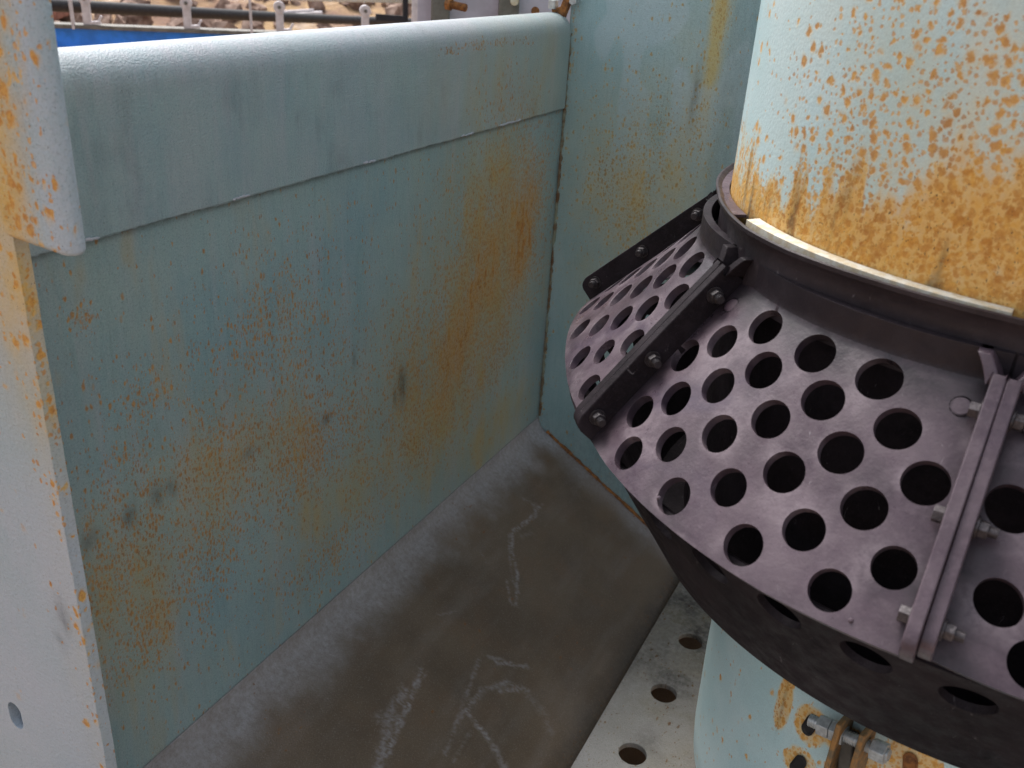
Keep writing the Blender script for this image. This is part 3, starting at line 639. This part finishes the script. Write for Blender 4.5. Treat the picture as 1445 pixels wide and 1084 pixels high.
def make_panel(k):
    root = None; WREF = .38 * R(43.3)
    du = 1 / (43.3)
    loops = []
    for s, offs in rows:
        for o_ in offs:
            uc = .5 + o_ / 43.3; y0 = s * SL; r = .3165 + .126 * s; rh = (HR + (.0004 if s < .7 else -.0003) - .0005 * (o_ > 10)) * (1 + random.uniform(-.015, .015))
            arc = r * R(seams[(k + 1) % 8] + (360 if k == 7 else 0) - seams[k])
            loops.append(circle(uc * WREF, y0, rh / arc * WREF, rh, 44))
    e0 = .006 / .38 / R(43.3)
    nb = 60; bd = []
    x0, x1 = WREF * .004, WREF * .996
    bd += [(x0 + (x1 - x0) * i / nb, -NT) for i in range(nb)]
    bd += [(x1, -NT + (SL + NT) * i / 34) for i in range(34)]
    bd += [(x1 - (x1 - x0) * i / nb, SL) for i in range(nb)]
    bd += [(x0, SL - (SL + NT) * i / 34) for i in range(34)]
    lines = [[(x0 + (x1 - x0) * (i + .5) / 61, yv) for i in range(60)] for yv in (-.0042, 0.0, .0042)]
    V2, F2 = cdt_plate(bd, loops, .006, lines=lines)
    P, Nn = gpt(k, V2[:, 0] / WREF, V2[:, 1]); P3, F3 = thicken(P, Nn, F2, .0075)
    uu_, yy_ = V2[:, 0] / WREF, V2[:, 1] / SL; nz = fbm(uu_ * .3 + k, V2[:, 1], 22, 5, 2); nz2 = fbm(uu_ * .3 + k, V2[:, 1], 55, 6, 1)
    edge_dark = .95 * smooth(.13, .0, uu_ + (nz - .5) * .06) + .75 * smooth(.88, .99, uu_ + (nz - .5) * .08) * (.3 + nz) + .95 * smooth(.22, .02, yy_ + (nz - .5) * .15) + .35 * smooth(.45, .75, nz) + .25 * smooth(.9, 1.02, yy_)  # panel colour darkens towards the flanges, neck and lower edge
    hd = np.full(len(V2), 9.0)
    for lp_ in loops:
        c_ = np.mean(lp_, 0); hd = np.minimum(hd, np.hypot(V2[:, 0] - c_[0], V2[:, 1] - c_[1]) - .0155)
    pale = (.22 * smooth(.004, .0, hd) * smooth(.45, .6, nz2) + .4 * smooth(.55, .8, nz2)) * smooth(.0, .05, yy_)
    mk = np.stack([0 * nz, pale, edge_dark, 0 * nz], -1); mk = np.clip(np.concatenate([mk, mk]), 0, 1)
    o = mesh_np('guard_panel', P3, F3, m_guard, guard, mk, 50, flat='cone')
    me = o.data; bmx = bmesh.new(); bmx.from_mesh(me); bmesh.ops.recalc_face_normals(bmx, faces=bmx.faces); bmx.to_mesh(me); bmx.free(); me.set_sharp_from_angle(angle=R(50))
    me.materials.append(m_neck)
    # the neck band above the bend is darker paint
    nv = len(V2)
    for p in me.polygons:
        if sum(V2[v % nv][1] for v in p.vertices) / len(p.vertices) < -.0002: p.material_index = 1
    b = o.modifiers.new('bevel', 'BEVEL'); b.width = .0007; b.segments = 1; b.limit_method = 'ANGLE'; b.angle_limit = R(65)
    # side flanges, bent away at the top into the neck
    for side_, uu in ((1, 0.0), (-1, 1.0)):
        ys = np.concatenate([np.linspace(-NT, .02, 16), np.linspace(.03, SL - .014, 12), SL - .013 * (1 - np.linspace(0, 1, 9)) + .001])
        bm = bmesh.new(); rings = []
        for yv in ys:
            lat = .0001 + (.013 * max(0, (.010 - yv) / .0315) ** 2); hb = -.006; ht = .0235
            if yv > SL - .012: q = (yv - (SL - .012)) / .013; ht = .0235 - .010 * (1 - math.sqrt(max(0, 1 - q * q)))
            if yv < 0: ht = .0235 - .012 * (-yv / NT)
            ring = []
            for (h, l) in ((hb, lat), (ht, lat), (ht, lat + .0085), (hb, lat + .0085)):
                p, _ = gpt(k, uu, float(yv), h, side_ * l); ring.append(bm.verts.new(p))
            rings.append(ring)
        for r0, r1 in zip(rings, rings[1:]):
            for j in range(4): bm.faces.new((r0[j], r0[(j + 1) % 4], r1[(j + 1) % 4], r1[j]))
        bm.faces.new(rings[0][::-1]); bm.faces.new(rings[-1]); bmesh.ops.recalc_face_normals(bm, faces=bm.faces)
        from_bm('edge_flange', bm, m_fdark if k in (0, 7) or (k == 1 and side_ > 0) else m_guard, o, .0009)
    # flat round plug marks near the two upper corners
    for (uc, s) in ((.085, .12), (.915, .115)):
        bm = bmesh.new(); c, n_ = gpt(k, uc, s * SL); c = Vector(c); n_ = Vector(n_); cyl(bm, c - n_ * .001, c + n_ * .0004, .0060, n=32); cc = bm
        from_bm('plug', bm, m_guard, o, .0003)
        bm = bmesh.new(); tg_ = n_.orthogonal().normalized(); bt_ = n_.cross(tg_)
        tube(bm, [c + n_ * .0002 + (tg_ * math.cos(a) + bt_ * math.sin(a)) * .0069 for a in np.linspace(.05, 2 * PI - .05, 40)], .00042, 6, .3)
        from_bm('plug_rim', bm, m_fdark, o)
    if k in (1, 2):
        for (uc, s) in ((.875, .955), (.36, .935)) if k == 1 else ((.30, .95), (.70, .97)):
            bm = bmesh.new(); c, n_ = gpt(k, uc, s * SL); cyl(bm, Vector(c), Vector(c) + Vector(n_) * .0012, .0017, .0008, 12)
            from_bm('paint_nib', bm, m_guard, o)
    return o
for k in range(8): make_panel(k)
grid('hole_shade_sleeve', lambda t, z: pol(t, .298 + 0 * z, z), np.linspace(0, 2 * PI, 97)[:-1], np.linspace(-.54, -.2, 24), m_dark, guard, closed=True)  # dark sleeve added inside so the guard holes look dark
# bolts through the paired flanges
def hexbolt(k, y):
    c, _ = gpt(k, 0.0, y, .0125, 0); t, _ = gpt(k, 0.0, y, .0125, .01); c = Vector(c); ax = (Vector(t) - c).normalized()
    bm = bmesh.new(); cyl(bm, c - ax * .0155, c - ax * .0095, .0056, n=6, phase=random.random()); cyl(bm, c - ax * .0095, c - ax * .0085, .0078, n=24); cyl(bm, c - ax * .009, c + ax * .0215, .0033, n=16)
    for i in range(6): q = c + ax * (.0165 + .00085 * i); cyl(bm, q, q + ax * .0004, .0036, n=16)
    mb = m_boltd if k in (0, 1) else m_bolt
    b = from_bm('bolt', bm, mb, guard, .0004)
    bm = bmesh.new(); cyl(bm, c + ax * .0104, c + ax * .0160, .0056, n=6, phase=random.random()); from_bm('nut', bm, mb, b, .0005)
    bm = bmesh.new(); cyl(bm, c + ax * .0091, c + ax * .0104, .0070, n=28); from_bm('washer', bm, mb, b)
for k in range(8):
    for s in (.15, .545, .905): hexbolt(k, s * SL)
# collar ring above the panels
def rim_w(t):
    d = (np.degrees(t) + 360) % 360 - 360
    return float(np.interp(d, [-360, -190, -175, -160, -150, -138, -128, -116, -100, -60, 0], [0, 0, -.003, -.0052, -.001, .0055, .0055, .0005, -.003, 0, 0]))
arc_ring('collar', -360, 0, [(.3135, -.192), (.3165, -.1905), (.3185, -.1912), (.3180, -.1945), (.3125, -.2000), (.3108, -.2070), (.3108, -.2150), (.3108, -.2185), (.3108, -.25), (.3075, -.25), (.3075, -.2)], m_neck, guard, 361, wf=rim_w)
lr = arc_ring('collar_ledge', -262, -147, [(.3012, -.196), (.3012, -.1935), (.3125, -.1935), (.3125, -.196)], m_guard, guard, 90, wf=lambda t: rim_w(t) * .6 if abs(rim_w(t)) > 1 else 0)
# lower skirt, cone turned in towards the casing, one row of larger holes
loops = []; KR = .385; LS = math.hypot(.4375 - .333, .526 - .3725)
def sk(th, y):
    s = y / LS; rr_ = np.where(s < .06, .432 - .008 * s / .06, .424 + (.333 - .424) * (s - .06) / .94); z = np.where(s < .06, -.3750 - .0030 * s / .06, -.378 - .148 * (s - .06) / .94); return rr_, z
th0 = R(-101); yh = .050
for i in range(40): loops.append(circle((th0 + R(9) * i + PI) % (2 * PI) * KR, yh, .0178 * KR / .405, .0178, 36))
Vall = []; Fall = []
NSEG = 8
for j in range(NSEG):
    x0, x1 = (.0 + j) * 2 * PI * KR / NSEG, (j + 1.0) * 2 * PI * KR / NSEG
    x0 += ((th0 + PI) % R(9) - R(4.5)) * KR; x1 += ((th0 + PI) % R(9) - R(4.5)) * KR          # cut between two holes
    lps = []
    for lp_ in loops:
        cxx = sum(p[0] for p in lp_) / 36
        for sh in (-2 * PI * KR, 0, 2 * PI * KR):
            if x0 < cxx + sh < x1: lps.append([(p[0] + sh, p[1]) for p in lp_])
    V2, F2 = cdt_plate(outline(x0, 0, x1, LS, .010), lps, .012)
    th = V2[:, 0] / KR - PI; r, z = sk(th, V2[:, 1]); P = np.stack(pol(th, r, z), -1); nn = np.array([.852, -.524]); Nn = np.stack([nn[0] * np.cos(th), nn[0] * np.sin(th), nn[1] + 0 * th], -1)
    P3, F3 = thicken(P, Nn, F2, .006); b0 = sum(len(v) for v in Vall); Vall.append(P3); Fall += [tuple(i + b0 for i in f) for f in F3]
o = mesh_np('lower_skirt', np.concatenate(Vall), Fall, m_dark, guard, None, 50)
bmx = bmesh.new(); bmx.from_mesh(o.data); bmesh.ops.remove_doubles(bmx, verts=bmx.verts, dist=1e-5); bmesh.ops.recalc_face_normals(bmx, faces=bmx.faces); bmx.to_mesh(o.data); bmx.free(); o.data.set_sharp_from_angle(angle=R(50))
o['label'] = 'black inward sloping lower cone with large holes'

arc_ring('hole_shade_ring', -360, 0, [(.297, -.5265), (.297, -.5205), (.330, -.5205), (.330, -.5265)], m_dark, guard, 181)  # hidden ring added to close the skirt bottom and stop light showing through holes

# ================================================================== BEYOND THE WALL
GZ = -1.75
me_g = grid('ground', lambda x, y: (x, y, GZ + .10 * (fbm(x, y, .5, 3) - .5)), np.linspace(-160, 160, 120), np.linspace(-160, 160, 120), m_ground)
tag(me_g, kind='structure')
def bank_fn(u, v):
    d = 9 + v * 16; a = R(-75) + u * R(75); h = GZ - .05 + 3.2 * smooth(0, .9, v) * (.75 + .5 * fbm(u * 3, v, 3, 2)) + .35 * (fbm(u * 14, v * 6, 3, 5) - .5)
    return np.sin(a) * d, np.cos(a) * d, h
tag(grid('dirt_bank', bank_fn, np.linspace(0, 1, 150), np.linspace(0, 1, 60), m_ground), kind='structure')
u = Vector((.7412, .6712, 0)).normalized(); side_u = Vector((-u.y, u.x, 0))
DB = 5.0
bA = at(62, 38, DB); bs = bA - u * 1.2; be = bA + u * 3.6
beam = empty('blue_conveyor_beam', bA, label='long bright blue steel beam of the conveyor beyond the wall at upper left', cat='beam')
bm = bmesh.new(); hb = .085
bar(bm, bs - Vector((0, 0, hb / 2)), be - Vector((0, 0, hb / 2)), .012, hb); from_bm('beam_web', bm, m_blue, beam, .002)
bm = bmesh.new(); bar(bm, bs + Vector((0, 0, .010)), be + Vector((0, 0, .010)), .10, .018); from_bm('top_rail', bm, m_greyrail, beam, .002)
bm = bmesh.new(); bar(bm, bs - Vector((0, 0, hb + .006)), be - Vector((0, 0, hb + .006)), .09, .011); from_bm('bottom_flange', bm, m_white, beam, .002)
bm = bmesh.new(); q = at(132, 57, DB) ; cyl(bm, q - Vector((0, 0, .02)), q + Vector((0, 0, .012)), .010, n=6); from_bm('flange_bolt', bm, m_rust, beam, .001)
# idler brackets standing on the beam
def param(px):
    best = min(((abs((lambda c: c[0] / c[2] * F + CX)(RW.T @ np.array(bA + u * t)) - px), t) for t in np.linspace(-1, 4.5, 1200))); return best[1]
def bracket():
    root = empty('idler_bracket', (0, 0, 0)); bm = bmesh.new(); hgt = .112
    bar(bm, (0, 0, 0), (0, 0, hgt), .026, .036, up=u); cyl(bm, Vector((0, 0, hgt)) - side_u * .016, Vector((0, 0, hgt)) + side_u * .016, .027, n=28)
    a_ = from_bm('upright', bm, m_white, root, .003)
    bm = bmesh.new(); cyl(bm, Vector((0, 0, hgt)) - side_u * .022, Vector((0, 0, hgt)) - side_u * .016, .009, n=6); from_bm('spindle_nut', bm, m_greyrail, root, .001)
    bm = bmesh.new(); bar(bm, Vector((0, 0, .008)) + u * .01, Vector((0, 0, .012)) + u * .055, .03, .014); bar(bm, Vector((0, 0, .012)) + u * .045, Vector((0, 0, .04)) + u * .062, .016, .010); from_bm('foot_clip', bm, m_white, root, .002)
    return root
def copy_tree(o, parent=None):
    c = o.copy(); col.objects.link(c); c.parent = parent
    for ch in o.children: copy_tree(ch, c)
    return c
b0 = bracket(); labs = ['white rounded idler bracket beside the wider white post, leftmost of its row', 'white rounded idler bracket alone mid way along the blue beam', 'white rounded idler bracket just right of the thin pale post', 'farthest idler bracket, only its white and blue head showing above the wall']
for i, px in enumerate((127, 266, 396, 515)):
    o = b0 if i == 0 else copy_tree(b0); o.location = bA + u * param(px) + Vector((0, 0, .019)) - side_u * .03
    tag(o, labs[i], 'bracket', 'idler brackets on the blue conveyor beam')
for i, (px, w, lb) in enumerate(((106, .034, 'wider white post rising out of frame beside the leftmost bracket'), (355, .022, 'thin pale post with rusty foot rising out of frame between brackets'))):
    bm = bmesh.new(); p = bA + u * param(px) + Vector((0, 0, -.0)) - side_u * .045; bar(bm, p, p + Vector((-.015, 0, .9)), w, .012, up=u)
    tag(from_bm('guard_post', bm, m_white, None, .002), lb, 'post', 'white posts on the conveyor')
# black belt edge
A_ = at(40, 5, 5.25); B_ = at(640, 33, 9.0); bm = bmesh.new(); n = 12
tube(bm, [A_ + (B_ - A_) * (i / n) + Vector((0, 0, -.012 * math.sin(i / n * PI))) for i in range(n + 1)], .031, 16)
tag(from_bm('conveyor_belt', bm, m_black), 'long black conveyor belt edge running behind the white brackets', 'conveyor belt')
# cream upper rail + black frame
bm = bmesh.new(); bar(bm, at(380, -4, 5.6), at(582, 1, 5.9), .03, .03)
tag(from_bm('upper_rail', bm, m_gasket, None, .003), 'cream horizontal rail along the top edge of the view above the belt', 'rail')
fr = empty('black_frame', at(572, 60, 5.8), label='black angle iron frame left of the white column', cat='frame'); bm = bmesh.new()
bar(bm, at(572, 80, 5.8), at(572, -60, 5.8), .03, .03, up=u); from_bm('frame_post', bm, m_black, fr, .002)
bm = bmesh.new(); bar(bm, at(530, 24, 5.75), at(571, 27, 5.78), .02, .035); from_bm('frame_rail', bm, m_black, fr, .002)
# white column with rusty clips
p = at(591, 14, 3.2); fm = Vector((p.x, p.y, 0)).normalized(); sdv = Vector((fm.y, -fm.x, 0))
cl = empty('white_column', p + Vector((0, 0, -1.6)), label='white steel column with rusty clips beyond the far end of the wall', cat='column'); bm = bmesh.new()
add_box(bm, p + Vector((0, 0, -.3)), (.045, .06, 1.6), Matrix.Rotation(math.atan2(sdv.y, sdv.x), 3, 'Z')); add_box(bm, p + sdv * .05 + fm * .02 + Vector((0, 0, -.3)), (.055, .012, 1.6), Matrix.Rotation(math.atan2(sdv.y, sdv.x), 3, 'Z'))
from_bm('column_plate', bm, m_white, cl, .003)
bm = bmesh.new()
for q in (at(609, 20, 3.15), at(611, 7, 3.15)): add_box(bm, q, (.035, .03, .022), Matrix.Rotation(math.atan2(sdv.y, sdv.x), 3, 'Z'))
from_bm('rusty_clip', bm, m_rust, cl, .003)
# lilac panel with a long rusty bolt
p = at(640, 10, 1.95); p2 = at(800, 0, 1.95); d = (p2 - p); d.z = 0; d.normalize(); nrm = Vector((-d.y, d.x, 0)); nrm = nrm if nrm.dot(p) < 0 else -nrm
Lx = (p2 - p).length; lpn = empty('lilac_panel', p + Vector((0, 0, -1.5)), label='pale lilac machine panel with upright ribs behind the far end of the wall', cat='panel'); bm = bmesh.new()
add_box(bm, p + d * (Lx / 2 - .02) + Vector((0, 0, -.2)), (Lx + .10, .006, 1.4), Matrix.Rotation(math.atan2(d.y, d.x), 3, 'Z')); from_bm('panel_sheet', bm, m_lilac, lpn, .001)
for px, w, mt in ((622, .036, m_greyrail), (718, .040, m_greyrail)):
    q = at(px, 10, 1.93); bm = bmesh.new(); add_box(bm, q + nrm * .004 + Vector((0, 0, -.2)), (w, .02, 1.4), Matrix.Rotation(math.atan2(d.y, d.x), 3, 'Z')); from_bm('upright_rib', bm, mt, lpn, .004)
q = at(629, 5, 1.88); bm = bmesh.new(); ax = (d + nrm * .35 + Vector((0, 0, -.12))).normalized(); cyl(bm, q, q + ax * .042, .0065, n=16)
for i in range(14): cyl(bm, q + ax * (.003 * i), q + ax * (.003 * i + .0014), .0072, n=16)
rb = from_bm('rusty_bolt', bm, m_rust, lpn); bm = bmesh.new(); cyl(bm, q + ax * .002, q + ax * .012, .012, n=6); from_bm('nut', bm, m_rust, rb, .001)
for px, py in ((726, 1), (755, 15)):
    q = at(px, py, 1.93); bm = bmesh.new(); cyl(bm, q + nrm * .012, q + nrm * .022, .008, n=18); from_bm('button_bolt', bm, m_gasket if px < 740 else m_rust, lpn, .001)
# debris on the bank
rng = random.Random(9)
bm = bmesh.new()
for i in range(620):
    px = rng.uniform(40, 640); py = rng.uniform(-12, 42); dd = rng.uniform(9.5, 19); v = (dd - 9) / 16
    a = math.atan2(*[ray(px, 20)[j] for j in (0, 1)]); uu = (a - R(-75)) / R(75); X_, Y_, Z_ = bank_fn(np.array(uu), np.array(v))
    s = rng.uniform(.05, .26); r_ = bmesh.ops.create_icosphere(bm, subdivisions=1, radius=s)
    mt = Matrix.Translation((float(X_), float(Y_), float(Z_))) @ Matrix.Rotation(rng.uniform(0, 6), 4, Vector((rng.random(), rng.random(), 1))) @ Matrix.Diagonal((1, rng.uniform(.4, 1), rng.uniform(.3, .8), 1))
    bmesh.ops.transform(bm, matrix=mt, verts=r_['verts'])
    for vtx in r_['verts']: vtx.co += Vector((rng.uniform(-1, 1), rng.uniform(-1, 1), rng.uniform(-1, 1))) * s * .22
tag(from_bm('rubble', bm, m_rock, None, 0, False), kind='stuff')
def on_bank(px, v):
    a = math.atan2(ray(px, 20)[0], ray(px, 20)[1]); X_, Y_, Z_ = bank_fn(np.array((a - R(-75)) / R(75)), np.array(v)); return Vector((float(X_), float(Y_), float(Z_)))
def find_v(px, py):
    best = 9e9; bv_ = .2
    for v in np.linspace(0, 1, 200):
        q = on_bank(px, v); c = RW.T @ np.array(q); e = abs(c[1] / c[2] * F + CY - py)
        if e < best: best, bv_ = e, v
    return bv_
def plank(px0, py0, px1, py1, w, h, mat, name, label, cat, grp=None):
    a = on_bank(px0, find_v(px0, py0)) + Vector((0, 0, h)); b = on_bank(px1, find_v(px1, py1)) + Vector((0, 0, h)); bm = bmesh.new(); bar(bm, a, b, w, h)
    bar(bm, a + Vector((0, 0, h * .8)), a + (b - a) * .8 + Vector((0, 0, h * .9)), w * .4, h * .5)
    tag(from_bm(name, bm, mat, None, .01), label, cat, grp)
plank(64, 34, 100, 20, .3, .10, m_wood, 'timber_plank', 'red brown plank leaning on the dirt left of the white post', 'plank')
plank(395, 28, 455, 24, .2, .05, m_white, 'timber_plank', 'pale weathered plank lying on tan dirt right of the middle bracket', 'plank')
plank(188, 1, 202, -1, .45, .25, m_orange, 'orange_block', 'orange block near the top edge left of the second bracket', 'block', None)
plank(252, 1, 262, -1, .30, .25, m_orange, 'orange_block', 'smaller orange block directly above the second bracket head', 'block', None)
